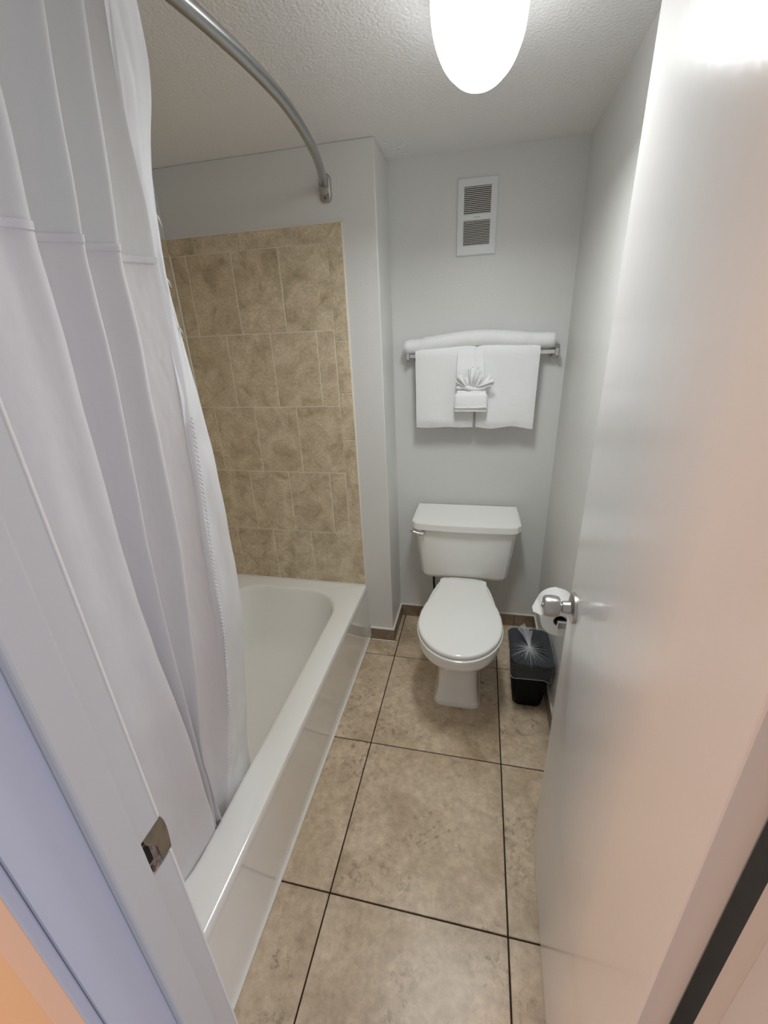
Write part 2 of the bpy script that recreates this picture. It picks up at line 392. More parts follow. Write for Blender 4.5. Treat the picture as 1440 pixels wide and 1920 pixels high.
cs = link('casing', B(-.058, .001, YO-.011, YO-.0005, 0, 2.11, bev=.002), CASE_WARM, t1)
cs.data.materials.append(TRIM_BLUE)
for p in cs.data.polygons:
    if p.normal.x > .5: p.material_index = 1  # edge facing the opening: blue daylight put into the colour
# strike plate, curved lip bent into the room
bm = bmesh.new(); n = 14; rings_ = []
for i in range(n+1):
    t = i/n; z = .900+.058*t; lip = math.sin(PI*t)**.8
    y0_ = -.4110+.0125*(1-smoothstep((t-.42)/.5)); front = []
    for k in range(7):
        q = k/6; y = y0_+(YF+.003+.006*lip-y0_)*q
        front.append(Vector((JX+.0010-.004*lip*max(0, q-.6)/.4, y, z)))
    rings_.append(front+[p+Vector((-.0014, 0, 0)) for p in front[::-1]])
loft(bm, rings_)
sp = link("strike_plate", bm, STRIKE, t1, 20)
sp['label'] = 'worn brass strike plate with bent lip'
# ragged wood of the chopped-out mortise
bm = bmesh.new()
for (ya, yb_, za, zb, xa) in ((-.421, -.410, .895, .905, -.003), (-.421, -.412, .905, .922, -.0045), (-.414, -.404, .896, .914, -.006), (-.421, -.413, .926, .939, -.0055), (-.421, -.405, .944, .958, -.004), (-.408, -.400, .895, .899, -.002), (-.416, -.409, .938, .946, -.008)):
    box(bm, JX-.0135, JX+xa, ya, yb_, za, zb, bev=.001, seg=1)
for v in bm.verts: v.co += Vector((random.uniform(-.0008, .0008), random.uniform(-.0012, .0012), random.uniform(-.0015, .0015)))
link('splintered_wood', bm, WOODR, t1)
bm = B(JX-.0132, JX-.0075, -.4208, -.3865, .8952, .9578)
bmesh.ops.subdivide_edges(bm, edges=list(bm.edges), cuts=5, use_grid_fill=True)
for v in bm.verts:
    if v.co.x > JX-.008: v.co.x += random.uniform(-.002, .002)
link('splintered_wood', bm, WOODR, t1)
link('latch_hole', B(JX-.009, JX-.0052, -.4170, -.4030, .9080, .9400, bev=.002), BLACK, t1)
for z in (.904, .950): link('screw', cyl(bmesh.new(), (JX-.006, -.411, z), (JX-.001, -.411, z), .0028, n=12), DARKM, t1, 40)

HX = .608
t2 = struct('trim_2', B(HX, HX+.02, YO, YF, 0, 2.05, bev=.0015, seg=1), TRIMW, 'white painted door jamb at the right, hinge side')
link('door_stop', B(HX-.016, HX, -.459, -.421, 0, 2.02, bev=.002), TRIMW, t2)
link('casing', B(HX+.007, HX+.064, YO-.011, YO-.0005, 0, 2.11, bev=.004), CASE_WARM, t2)
t3 = struct('trim_3', B(JX-.02, HX+.02, YO, YF, 2.03, 2.05, bev=.0015, seg=1), TRIMW, 'white painted head jamb above the doorway')
link('casing', B(-.003, HX+.007, YO-.011, YO-.0005, 2.037, 2.11, bev=.004), CASE_WARM, t3)

# ------------------------------------------------------------------ open door
HPX, HPY = .5700, -.372                       # hinge-side edge of the face one sees
ang = math.atan2(.5855-.5700, .238+.372)
DM = Matrix.Translation((HPX, HPY, 0))@Matrix.Rotation(-ang, 4, 'Z')
DW = .610; DT = .033
door = bpy.data.objects.new('door_1', None); COL.objects.link(door); door.matrix_world = DM; WM['door_1'] = Matrix.Identity(4)
tag(door, 'white painted flush bathroom door standing open at the right', None, None, 'structure')
def dlink(name, bm, m, smooth=None, parent=None):
    o = link(name, bm, m, None, smooth); o.parent = parent or door; return o
bm = B(0, DT, 0, DW, .012, 2.02, bev=.0025, seg=2)
dlink('door_leaf', bm, DOORM)
kz, ky = .926, .186-HPY
knob = dlink('door_knob', lathe(bmesh.new(), [(.004, -.0285), (.0085, -.029), (.0085, -.0305), (.0190, -.0310), (.0215, -.0325), (.0232, -.040), (.0238, -.047), (.0232, -.055), (.0220, -.061), (.0205, -.0638), (.0180, -.0648), (.003, -.0655)], (0, ky, kz), (1, 0, 0)), NICKEL, 35)
knob['label'] = 'brushed nickel tulip door knob'
def sub(name, bm, m, smooth, par):
    o = link(name, bm, m, None, smooth); o.parent = par; return o
sub('knob_rose', lathe(bmesh.new(), [(.034, 0), (.034, -.003), (.032, -.0065), (.026, -.0085), (.0175, -.0095), (.0165, -.010), (.001, -.010)], (0, ky, kz), (1, 0, 0)), NICKEL, 35, knob)
sub('knob_neck', lathe(bmesh.new(), [(.0150, -.009), (.0130, -.024), (.0115, -.0265), (.0085, -.027), (.0085, -.030)], (0, ky, kz), (1, 0, 0)), NICKEL, 35, knob)
sub('lock_button', lathe(bmesh.new(), [(.005, -.065), (.005, -.0675), (.004, -.0685), (.001, -.0685)], (0, ky, kz), (1, 0, 0)), STEEL, 35, knob)
dlink('latch_plate', B(.006, DT-.006, DW-.0005, DW+.0012, kz-.028, kz+.028, bev=.0005, seg=1), NICKEL)
for z in (.25, 1.80):
    dlink('hinge', cyl(B(.004, DT+.001, -.0015, .0005, z-.045, z+.045), (DT+.004, -.004, z-.045), (DT+.004, -.004, z+.045), .005, n=12), TRIMW, 40)

# ------------------------------------------------------------------ ceiling light
light = empty('ceiling_light', (.331, .436, H), 'glowing white oblong ceiling light fixture above the toilet aisle', 'ceiling light')
LX, LY, LW, LL = .331, .436, .087, .217
def lring(s, z): return sell(LX, LY, LW*s+0, LL-(1-s)*LW, z, 2.1, 72)
link('mounting_base', loft(bmesh.new(), [lring(1.06, H), lring(1.06, H-.040), lring(1.04, H-.043), lring(.99, H-.043)]), VENTW, light, 40)
ld = link('light_diffuser', loft(bmesh.new(), [lring(.985, H-.0425), lring(1.0, H-.05), lring(1.0, H-.098), lring(.985, H-.108), lring(.945, H-.116), lring(.86, H-.122), lring(.6, H-.128), lring(.2, H-.130)]), LENS, light, 180)
bl = bpy.data.lights.new('light_bulbs', 'AREA'); bl.shape = 'ELLIPSE'; bl.size = .145; bl.size_y = .40
bl.energy = LAMP_POWER; bl.color = (.965, .99, 1.0); bl.spread = math.radians(160)
bo = bpy.data.objects.new('light_bulbs', bl); COL.objects.link(bo); bo.location = (LX, LY, H-.1315)

# ------------------------------------------------------------------ bathtub
tub = None
def ring_outer(z, d=0.0, r=.004): return rrect(XL+.002, XT-d, YF+.002, YB-.002, r, z)
R = []
R.append(ring_outer(.001, .004)); R.append(ring_outer(.02, .003)); R.append(ring_outer(.285, .004)); R.append(ring_outer(.295, .002)); R.append(ring_outer(.302, 0))
R.append(ring_outer(TH-.010, 0)); R.append(ring_outer(TH-.003, .0025)); R.append(ring_outer(TH, .009, .006))
op = dict(x0=XL+.06, x1=-.256, y0=YF+.07, y1=1.030)
def ring_in(z, dx, dy, r, dyn=None):
    dyn = dy if dyn is None else dyn
    return rrect(op['x0']+dx, op['x1']-dx, op['y0']+dyn, op['y1']-dy, r, z)
R += [ring_in(TH, -.014, -.014, .19), ring_in(TH-.002, -.004, -.004, .182), ring_in(TH-.009, .002, .003, .178), ring_in(TH-.022, .006, .008, .175),
      ring_in(.25, .018, .035, .17, .02), ring_in(.18, .030, .075, .16, .03), ring_in(.12, .046, .115, .15, .045), ring_in(.085, .070, .15, .14, .07), ring_in(.068, .105, .19, .12, .11), ring_in(.062, .16, .25, .10, .16)]
tub = link('bathtub', loft(bmesh.new(), R, True, True), ENAMEL, None, 38)
tag(tub, 'white enamel bathtub with smooth apron along the left wall', 'bathtub')
WM[tub.name] = Matrix.Identity(4)
link('floor_caulk', B(XT-.005, XT+.006, YF+.002, YB-.003, 0.0003, .0055, bev=.0025), CAULK, tub)
link('wall_caulk', B(XL+.006, XT-.002, YB-.0125, YB-.0062, TH-.001, TH+.005, bev=.002), CAULK, tub)
link('overflow_plate', cyl(bmesh.new(), (-.555, YF+.085, .235), (-.555, YF+.098, .238), .035), CHROME, tub, 40)
link('drain', cyl(bmesh.new(), (-.555, YF+.32, .0625), (-.555, YF+.32, .066), .03), CHROME, tub, 40)

# ------------------------------------------------------------------ curved curtain rod
rod = empty('shower_curtain_rod', (-.221, YB, 1.985), 'curved satin metal shower curtain rod ending on the wall above the tiles', 'curtain rod')
ym = (YB+YF)/2; hc = (YB-YF)/2
def rod_pt(y):
    t = (y-ym)/hc
    return Vector((-.221+.128*(1-t*t), y, interp(y, (YF, .1, .5, YB), (1.955, 1.963, 1.985, 1.993))))
pts = [rod_pt(YF+.035+(YB-YF-.07)*i/60) for i in range(61)]
link('rod', tube(bmesh.new(), pts, .0128, 20), STEEL, rod, 50)
def flange(y, s, z):
    # tall rounded wall plate, with a swivel socket for the rod
    x = -.221; xp = x+.009
    bm = bmesh.new()
    def rg(h, w_, yy): return [(xp+px, yy, z-.006+pz) for px, pz, _ in rrect(-w_, w_, -h, h, w_*.8, 0, 8)]
    loft(bm, [rg(.043, .0215, y), rg(.043, .0215, y-s*.010), rg(.041, .0195, y-s*.0135), rg(.036, .0165, y-s*.015)])
    f = link('rod_flange', bm, NICKEL, rod, 35)
    bm = cyl(bmesh.new(), (xp-.002, y-s*.012, z-.018), (x+.006, y-s*.028, z-.010), .0145, .013)
    cyl(bm, (x+.003, y-s*.020, z-.012), tuple(rod_pt(y-s*.043)), .0155, .0150)
    o = link('swivel_socket', bm, NICKEL, f, 40); o.matrix_parent_inverse = Matrix.Identity(4) if False else Matrix.Identity(4); 
    o.matrix_parent_inverse = WMX(f)
    o = link('set_screw', cyl(bmesh.new(), (xp, y-s*.014, z-.037), (xp, y-s*.0165, z-.037), .0032, n=12), DARKM, f, 40)
    o.matrix_parent_inverse = WMX(f)
def WMX(o):
    # children of a part: the part itself sits at its thing's inverse, so nothing is left to undo
    return Matrix.Identity(4)
flange(YB, 1, 1.993); flange(YF, -1, 1.955)

# ------------------------------------------------------------------ shower curtain (pleated, drawn to the near end)
curt = empty('shower_curtain', (-.16, -.1, 1.96), 'white pleated shower curtain with sheer top band hanging into the bathtub', 'shower curtain')
ZT = [.10, .15, .33, .60, .85, 1.2, 1.6, 1.8, 1.97, 2.05]; XE = [-.290, -.285, -.275, -.245, -.215, -.200, -.185, -.150, -.112, -.104]
def xe(z): return interp(z, ZT, XE)
# control curves, from the near wall to the free edge: (x offset towards the room, [(z, y) ...])
CUR = [
 (-.030, [(.1, -.375), (2.0, -.375)]),
 (.020, [(.1, -.330), (1.0, -.345), (2.0, -.340)]),
 (.004, [(.1, -.26), (1.0, -.27), (2.0, -.285)]),
 (.018, [(.1, -.20), (.6, -.24), (2.0, -.225)]),
 (.020, [(.1, -.12), (.6, -.19), (1.3, -.205), (2.0, -.195)]),
 (.032, [(.1, -.050), (.33, -.066), (.6, -.110), (.9, -.145), (1.2, -.163), (1.5, -.165), (1.8, -.177), (2.0, -.182)]),
 (-.022, [(.1, -.060), (.33, -.070), (.6, -.112), (.9, -.138), (1.2, -.150), (1.5, -.148), (1.8, -.150), (2.0, -.150)]),
 (.000, [(.1, -.048), (.33, -.068), (.6, -.100), (.9, -.128), (1.2, -.128), (1.5, -.118), (1.8, -.122), (2.0, -.125)]),
 (.031, [(.1, -.040), (.33, -.062), (.6, -.090), (.9, -.118), (1.2, -.112), (1.5, -.096), (1.8, -.100), (2.0, -.106)]),
 (-.022, [(.1, -.034), (.33, -.058), (.6, -.088), (.9, -.110), (1.2, -.098), (1.5, -.082), (1.8, -.086), (2.0, -.090)]),
 (.000, [(.1, -.025), (.33, -.050), (.6, -.086), (.9, -.090), (1.2, -.066), (1.5, -.050), (1.8, -.062), (2.0, -.070)]),
 (.031, [(.1, -.015), (.33, -.045), (.6, -.084), (.9, -.071), (1.2, -.040), (1.5, -.025), (1.8, -.042), (2.0, -.055)]),
 (-.042, [(.1, -.005), (.33, -.035), (.6, -.070), (.9, -.055), (1.2, -.024), (1.5, -.008), (1.8, -.024), (2.0, -.034)]),
 (-.030, [(.1, .000), (.33, -.012), (.6, .000), (.9, .020), (1.2, .028), (1.5, .030), (1.8, .008), (2.0, -.008)]),
 (.006, [(.1, .006), (.33, .010), (.6, .045), (.9, .062), (1.2, .078), (1.5, .088), (1.7, .060), (1.8, .034), (2.0, .010)]),
]
def ctl(k, z):
    off, pts_ = CUR[k]
    zs = [p[0] for p in pts_]; ys = [p[1] for p in pts_]
    # smooth lookup
    y = (interp(z-.06, zs, ys)+2*interp(z, zs, ys)+interp(z+.06, zs, ys))/4
    wob = .010*noise.noise(Vector((k*3.1, z*2.3, 0)))+.0025*noise.noise(Vector((k*1.7, z*11.0, 4)))
    top = .55 if z > 1.9 else 1.0
    fl_ = interp(z, (.30, .55), (.55, 1.0))
    return Vector((xe(z)+off*(fl_ if z < 1.7 else interp(z, (1.7, 2.0), (1.0, .75)))+wob*.6, y+wob*.5, z))
def cr(p0, p1, p2, p3, t):
    return .5*((2*p1)+(p2-p0)*t+(2*p0-5*p1+4*p2-p3)*t*t+(3*p1-p0-3*p2+p3)*t*t*t)
def curtain_row(z, sub_=7):
    P = [ctl(k, z) for k in range(len(CUR))]; out = []
    P = [P[0]]+P+[P[-1]]
    for i in range(1, len(P)-2):
        for s in range(sub_):
            out.append(cr(P[i-1], P[i], P[i+1], P[i+2], s/sub_))
    out.append(P[-2]); return out
def sheet(bm, zs, rowf):
    rows_ = [[bm.verts.new(p) for p in rowf(z)] for z in zs]
    for a, b in zip(rows_, rows_[1:]):
        for i in range(len(a)-1): bm.faces.new((a[i], a[i+1], b[i+1], b[i]))
    return bm
def frange(a, b, n): return [a+(b-a)*i/n for i in range(n+1)]
SEAM = 1.622
sh = link('cloth_panel', sheet(bmesh.new(), frange(.155, SEAM, 90), curtain_row), CLOTH, curt, 180, recalc=False)
def row_up(z): return [p+Vector((-.0015, 0, 0)) for p in curtain_row(z)]
link('sheer_panel', sheet(bmesh.new(), frange(SEAM-.012, 1.935, 24), row_up), SHEER, curt, 180, recalc=False)
def seam_row(z): return [p+Vector((.0015, -.0005, 0)) for p in curtain_row(z)]
link('panel_seam', sheet(bmesh.new(), frange(SEAM-.006, SEAM+.003, 2), seam_row), CLOTH, curt, 180, recalc=False)
# liner at the free edge, with a line of braid stitching
EDGE = [(.12, .135), (.295, .150), (.55, .160), (.821, .162), (1.05, .160), (1.29, .155), (1.531, .119), (1.655, .103), (1.739, .089), (1.828, .103), (1.88, .100), (1.928, .075), (2.0, .050)]
STR = [(.12, .004), (.30, .013), (.515, .050), (1.02, .070), (1.23, .081), (1.36, .085), (1.531, .089), (1.614, .084), (1.75, .056), (1.85, .034), (2.0, .008)]
def look(tab, z):
    zs = [a for a, _ in tab]; ys = [b for _, b in tab]
    return (interp(z-.04, zs, ys)+2*interp(z, zs, ys)+interp(z+.04, zs, ys))/4
def liner_row(z, n=14):
    a, b = look(STR, z), look(EDGE, z); out = []
    for i in range(n+1):
        t = i/n
        x = xe(z)+.004*(1-t)+.007*math.sin(PI*t*1.3)*math.sin(z*5)+.010*noise.noise(Vector((t*2.2, z*9, 7)))*(.3+.7*math.sin(PI*t))-.004
        out.append(Vector((x, a-.012*(1-t)+(b-a)*t+.003*noise.noise(Vector((9, z*7, t))), z)))
    return out
lo = link('liner', sheet(bmesh.new(), frange(.12, 1.935, 120), liner_row), LINER, curt, 180, recalc=False)
lo['label'] = 'shiny translucent vinyl liner showing along the free edge'
bm = bmesh.new(); z = .42; k = 0
while z < 1.36:
    s = .0026*(1 if z > .6 else .6)
    bmesh.ops.create_icosphere(bm, subdivisions=1, radius=s, matrix=Matrix.Translation((xe(z)+.012, look(STR, z)-.004+(.0016 if k % 2 else -.0016), z)))
    z += .0048; k += 1
o = link('braid_stitching', bm, CLOTH, curt, 180); o['kind'] = 'stuff'
# frayed bits of thread on the upper edge
for z, l in ((1.69, .018), (1.60, .016), (1.52, .014)):
    bm = bmesh.new(); p = Vector((xe(z)-.004, look(EDGE, z)-.012, z))
    tube(bm, [p, p+Vector((.002, .006, -.006)), p+Vector((.001, .013, -l))], [.0022, .0016, .0005], 6)
    link('loose_thread', bm, CLOTH, curt, 180)
# curtain rings on the rod
for k in range(9):
    y = -.34+.045*k; c = rod_pt(y); bm = bmesh.new()
    tube(bm, [c+Vector((.019*math.cos(2*PI*i/20), 0, .019*math.sin(2*PI*i/20)-.005)) for i in range(21)], .0017, 6, False)
    link('curtain_ring', bm, CHROME, curt, 180)

# ------------------------------------------------------------------ ventilation grille
VX0, VX1, VZ0, VZ1 = .247, .393, 1.778, 2.026
vent = empty('ventilation_grille', (.32, YA, (VZ0+VZ1)/2), 'white rectangular vent cover with two banks of slats high on the alcove wall', 'vent')
fx = .022; ft = .030
bm = bmesh.new(); yf = YA-.011
zm0, zm1 = 1.892, 1.912
hol = [(VZ0+ft, zm0), (zm1, VZ1-ft+.006)]
for (a, b, c, d) in ((VX0, VX0+fx, VZ0, VZ1), (VX1-fx, VX1, VZ0, VZ1), (VX0+fx, VX1-fx, VZ0, hol[0][0]), (VX0+fx, VX1-fx, zm0, zm1), (VX0+fx, VX1-fx, hol[1][1], VZ1)):
    box(bm, a, b, yf, YA-.001, c, d)
bmesh.ops.remove_doubles(bm, verts=bm.verts, dist=1e-5)
link('vent_frame', bm, VENTW, vent)
# sloping rim round the frame
bm = bmesh.new()
def fr_(d, y): return [(VX0-d, y, VZ0-d), (VX1+d, y, VZ0-d), (VX1+d, y, VZ1+d), (VX0-d, y, VZ1+d)]
loft(bm, [fr_(-.001, yf), fr_(.003, yf+.003), fr_(.004, YA)], False, False)
link('vent_rim', bm, VENTW, vent)
link('vent_back', B(VX0+.01, VX1-.01, YA-.0025, YA-.0005, VZ0+.01, VZ1-.01), VDARK, vent)
for (a, b) in hol:
    n = 15; p = (b-a)/n
    for k in range(n):
        z = a+p*(k+.5)
        bm = bmesh.new(); hx = (VX1-VX0)/2-fx+.0005
        q = [(yf+.0005, p*.10), (yf+.0005, -p*.40), (YA-.003, p*.02), (YA-.003, p*.30)]
        loft(bm, [[(s*hx, y, dz) for y, dz in q] for s in (-1, 1)])
        link('slat', bm, SLATW, vent, loc=((VX0+VX1)/2, 0, z))
bm = bmesh.new()
for k in range(5): box(bm, .3085+k*.0046, .312+k*.0046, yf-.0004, yf+.0002, 1.8995, 1.9045)
link('embossed_mark', bm, mat('grey_emboss', (.50, .51, .52), .4), vent)

# ------------------------------------------------------------------ towel bar and towels
BZ, BY = 1.405, YA-.060
bar = empty('towel_bar', (.352, YA, BZ), 'square chrome towel bar on the alcove wall above the toilet', 'towel bar')
link('bar', B(.056, .652, BY-.008, BY+.008, BZ-.008, BZ+.008, bev=.0012, seg=1), CHROME, bar)
for x, s in ((.050, 1), (.658, -1)):
    br = link('bar_bracket', B(x-.0065, x+.0065, BY-.013, YA-.004, BZ-.014, BZ+.014, bev=.0015, seg=1), CHROME, bar)
    o = link('wall_plate', B(x-.019, x+.019, YA-.006, YA, BZ-.026, BZ+.026, bev=.0015, seg=1), STEEL, br); o.matrix_parent_inverse = Matrix.Identity(4)
link('set_screw', cyl(bmesh.new(), (.640, BY+.002, BZ-.018), (.640, BY+.002, BZ-.007), .003, n=12), DARKM, bar, 40)

def draped(x0, x1, zb, zback, yf_, th, seed, taper=0.0, arch=0.0, nx=14, hang=None):
    """a folded towel hung over the bar: front panel, fold over the bar, back panel"""
    cyy = BY; rr = .008+.004; 
    path = []
    ro = BY-yf_
    # centre line from front hem up, over the bar, down the back
    rin = .0125+th/2
    n = 26
    for i in range(n): path.append((BY-rin-(ro-rin)*smoothstep(1-i/(n-1)*1.6), zb+(BZ-zb)*i/(n-1)))
    for i in range(1, 9): a = PI-PI*i/9; path.append((BY+rin*math.cos(a), BZ+rin*math.sin(a)))
    for i in range(n//2): path.append((BY+rin, BZ-(BZ-zback)*i/(n//2-1)))
    bm = bmesh.new(); Rg = []
    for ix in range(nx+1):
        t = ix/nx; ring_o = []; ring_i = []
        for k, (y, z) in enumerate(path):
            a = path[max(k-1, 0)]; b = path[min(k+1, len(path)-1)]
            d = Vector((b[0]-a[0], b[1]-a[1])).normalized(); nrm = Vector((-d[1], d[0]))
            fy = 1 if y < BY else 0
            x = x0+(x1-x0)*t
            low = max(0, (BZ-z)/(BZ-zb)) if fy else 0
            x += taper*low*(.5-t)*2
            edge = min(1, min(t, 1-t)*9); thk = th*(.55+.45*math.sqrt(edge))
            hem = 1-.5*max(0, 1-(k+.0)/2.0)
            wv = .008*noise.noise(Vector((x*9+seed, z*7, seed)))*low+.002*noise.noise(Vector((x*30+seed, z*25, seed)))*(.3+low)
            zz = z+(arch*math.sin(PI*t) if z > BZ-.02 else 0)+(.009*noise.noise(Vector((x*11, seed, 1)))*max(0, 1-k/8) if k < 8 else 0)
            c = Vector((y, zz))
            po = c+nrm*(thk/2)*hem; pi_ = c-nrm*(thk/2)*hem
            ring_o.append((x, po[0]-abs(wv)*fy, po[1])); ring_i.append((x, pi_[0]+.0, pi_[1]))
        Rg.append(ring_o+ring_i[::-1])
    loft(bm, Rg)
    return bm
bt1 = link('bath_towel', draped(.085, .3395, 1.103, 1.13, YA-.092, .026, 3.0, .003), TERRY, None, 60)
tag(bt1, 'white terry bath towel folded over the left half of the towel bar', 'towel')
bt2 = link('bath_towel', draped(.3445, .592, 1.103, 1.13, YA-.092, .026, 8.0, .004), TERRY, None, 60)
tag(bt2, 'white terry bath towel folded over the right half of the towel bar', 'towel')
# folded layer edge showing in the gap of the right one
WM[bt2.name] = Matrix.Identity(4)
# hand towel down the middle with its lower end folded up into a pocket
FY = YA-.112

bm = bmesh.new(); rg = []
for i in range(29):
    t = i/28; z = 1.205+(1.4335-1.205)*t
    y = FY-.008+.022*smoothstep((t-.55)/.45)+.002*noise.noise(Vector((z*20, 1, 2)))
    a, b = .2585+.004*t, .3870-.018*t
    if t > .90: y += .014*(t-.90)/.10
    hw = (b-a)/2; c = (a+b)/2
    rg.append([(x, y+dy+.0015*noise.noise(Vector((x*40, z*18, 5))), z) for x, dy in ((a, .006), (a+.003, -.004), (a+hw*.6, -.006), (c, -.0065), (b-.036, -.008), (b-.033, .001), (b-.029, -.002), (b-.003, -.003), (b, .004), (b-.004, .009), (a+.004, .009))])
loft(bm, rg)
ht = link('hand_towel', bm, TERRY, None, 50)
tag(ht, 'narrow white hand towel hanging over the middle of the two bath towels', 'towel')
WM[ht.name] = Matrix.Identity(4)
def pad(x0, x1, z0, z1, y0, y1, r, seed, puff=.004):
    bm = bmesh.new(); Rg = []
    n = 8
    for i in range(n+1):
        t = i/n; y = y0+(y1-y0)*t; s = (1-(2*t-1)**4)**.5 if 0 < t < 1 else 0.0
        d = puff*2*(1-s)
        Rg.append([(px+.002*noise.noise(Vector((px*40, pz*40, seed))), y+.0015*noise.noise(Vector((px*50, seed, pz*50))), pz+.0025*noise.noise(Vector((seed, px*35, pz*10)))) for px, pz, _ in rrect(x0+d, x1-d, z0+d, z1-d, max(.002, r-d*.4), 0, 5)])
    return loft(bm, Rg)
o = link('pocket_fold', pad(.257, .3925, 1.186, 1.254, FY-.046, FY-.018, .010, 2), TERRY, ht, 60)
o = link('pocket_fold', pad(.264, .388, 1.213, 1.268, FY-.036, FY-.012, .010, 6), TERRY, ht, 60)
o = link('pocket_band', pad(.259, .390, 1.195, 1.2015, FY-.0488, FY-.040, .003, 4, .001), TERRY, ht, 60)
o = link('pocket_band', pad(.258, .3925, 1.180, 1.1885, FY-.043, FY-.016, .003, 5, .001), TERRY, ht, 60)
# gathered roll across the pocket and the fan of the washcloth
wc = empty('washcloth', (.325, FY-.02, 1.27), 'white washcloth fan-folded into a spray in the hand towel pocket', 'washcloth')
bm = bmesh.new()
tube(bm, [(.262+.126*i/12, FY-.030+.004*math.sin(i), 1.276+.004*math.sin(i*.6)) for i in range(13)], [.004]+[.0095+.001*math.sin(i*2) for i in range(11)]+[.004], 12)
link('gathered_band', bm, TERRY, wc, 180)
for k, (dx, dz, wd, tw) in enumerate(((-.062, .036, .012, .6), (-.050, .052, .016, -.3), (-.022, .045, .018, .3), (-.004, .078, .013, -.5), (.016, .082, .017, .5), (.036, .066, .020, -.3), (.072, .050, .016, .5), (.090, .026, .016, -.7))):
    bm = bmesh.new(); a = Vector((.325+dx*.28, FY-.026-.003*(k % 2), 1.278)); e = Vector((.325+dx, FY-.038-.010*(k % 2), 1.278+dz))
    dr = (e-a); sd = Vector((dr.z, 0, -dr.x)).normalized(); fw_ = Vector((0, -1, 0)); Rg = []
    for i in range(7):
        t = i/6; c = a+dr*t+fw_*.008*math.sin(PI*t); wv = wd*(.35+.65*t)
        q = sd*math.cos(tw*t)+fw_*math.sin(tw*t); nn = q.cross(dr).normalized()*.0022
        ed = 1 if t < .99 else .75
        row = [c-q*wv*ed, c-q*wv*.4*ed+nn*2.6, c+q*wv*.2*ed-nn*1.5, c+q*wv*ed+nn]
        Rg.append([p+nn for p in row]+[p-nn for p in row[::-1]])
    loft(bm, Rg); link('cloth_pleat', bm, TERRY, wc, 70)
# rolled towel lying along the bar, over the hung ones
rt = None
bm = bmesh.new(); n = 48; rings_ = []
for i in range(n+1):
    t = i/n; x = .040+(.648-.040)*t
    zc = BZ+.0445+.020*math.sin(PI*smoothstep((t-.02)/.96))**1.0-.004*(1-t)
    if t < .13: zc -= .003
    ry = .033; rz_ = .0315
    bulge = 1.0 if .14 < t < .80 else .93
    if i in (0, n): bulge *= .86
    rings_.append([(x+(.004*math.cos(a*2*PI/28) if i in (0, n) else 0), YA-.062+ry*bulge*math.cos(2*PI*a/28)+.001*noise.noise(Vector((x*30, a, 2))), zc+rz_*bulge*math.sin(2*PI*a/28)+.0012*noise.noise(Vector((x*24, a*.7, 9)))) for a in range(28)])
def shrink(ring, k, dx):
    c = sum((Vector(p) for p in ring), Vector())/len(ring)
    return [tuple(c+(Vector(p)-c)*k+Vector((dx, 0, 0))) for p in ring]
rings_ = [shrink(rings_[0], .55, .006), shrink(rings_[0], .8, -.002)]+rings_+[shrink(rings_[-1], .8, .002), shrink(rings_[-1], .55, -.006)]
rt = link('rolled_towel', loft(bm, rings_), TERRY, None, 70)
tag(rt, 'white towel rolled into a long bolster lying on top of the towel bar', 'towel'); WM[rt.name] = Matrix.Identity(4)
for x in (.116, .128, .545, .556):
    t = (x-.040)/.608; zc = BZ+.0445+.020*math.sin(PI*smoothstep((t-.02)/.96))-.004*(1-t)
    bm = bmesh.new()
    tube(bm, [(x+.006*math.sin(i*.3), YA-.062+.0328*math.cos(i*PI*2/28), zc+.0312*math.sin(i*PI*2/28)) for i in range(29)], .0011, 6, False)
    link('woven_stripe', bm, TERRY, rt, 180)

# ------------------------------------------------------------------ toilet
TX = .322
toi = empty('toilet', (TX, .95, 0), 'white china two-piece toilet with closed lid in the alcove', 'toilet')
def egg(z, yf_, yb_, hw, e=2.3, yc=None, n=56, hb=None, cx=TX):
    """plan ring: round nose at yf_, squarer tail of half width hb at yb_"""
    yc = yc if yc is not None else yf_+hw*1.15
    hb = hb if hb is not None else hw*.7; P = []
    for i in range(n):
        a = 2*PI*i/n; c, s = math.cos(a), math.sin(a)
        if s < 0:
            P.append((cx+hw*math.copysign(abs(c)**(2/e), c), yc+(yc-yf_)*math.copysign(abs(s)**(2/e), s), z))
        else:
            y = yc+(yb_-yc)*abs(s)**(2/4.0)
            t = smoothstep((y-yc)/max(1e-6, yb_-yc)); w_ = hw*(1-t)+hb*t
            P.append((cx+w_*math.copysign(abs(c)**(2/5.0), c), y, z))
    return P
rings_ = [egg(0, .738, 1.10, .094, 4.5, .80, hb=.094), egg(.012, .736, 1.10, .096, 4.5, .80, hb=.095), egg(.022, .744, 1.10, .090, 4.2, .80, hb=.09), egg(.08, .752, 1.095, .084, 4, .81, hb=.085), egg(.15, .752, 1.09, .082, 3.6, .81, hb=.085),
          egg(.205, .735, 1.10, .090, 3.0, .82, hb=.09), egg(.245, .690, 1.11, .112, 2.6, .82, hb=.10), egg(.285, .640, 1.12, .138, 2.4, .81, hb=.11), egg(.315, .606, 1.13, .154, 2.3, .80, hb=.115), egg(.335, .592, 1.14, .162, 2.25, .79, hb=.12),
          egg(.350, .587, 1.15, .165, 2.2, .785, hb=.125), egg(.380, .585, 1.16, .166, 2.2, .785, hb=.13), egg(.386, .588, 1.16, .163, 2.2, .785, hb=.128)]
link('bowl', loft(bmesh.new(), rings_), CHINA, toi, 50)
link('base_caulk', loft(bmesh.new(), [egg(.0005, .732, 1.103, .100, 4.5, .80, hb=.099), egg(.006, .733, 1.102, .099, 4.5, .80, hb=.098), egg(.009, .737, 1.10, .095, 4.5, .80, hb=.094)]), CAULK, toi, 50)
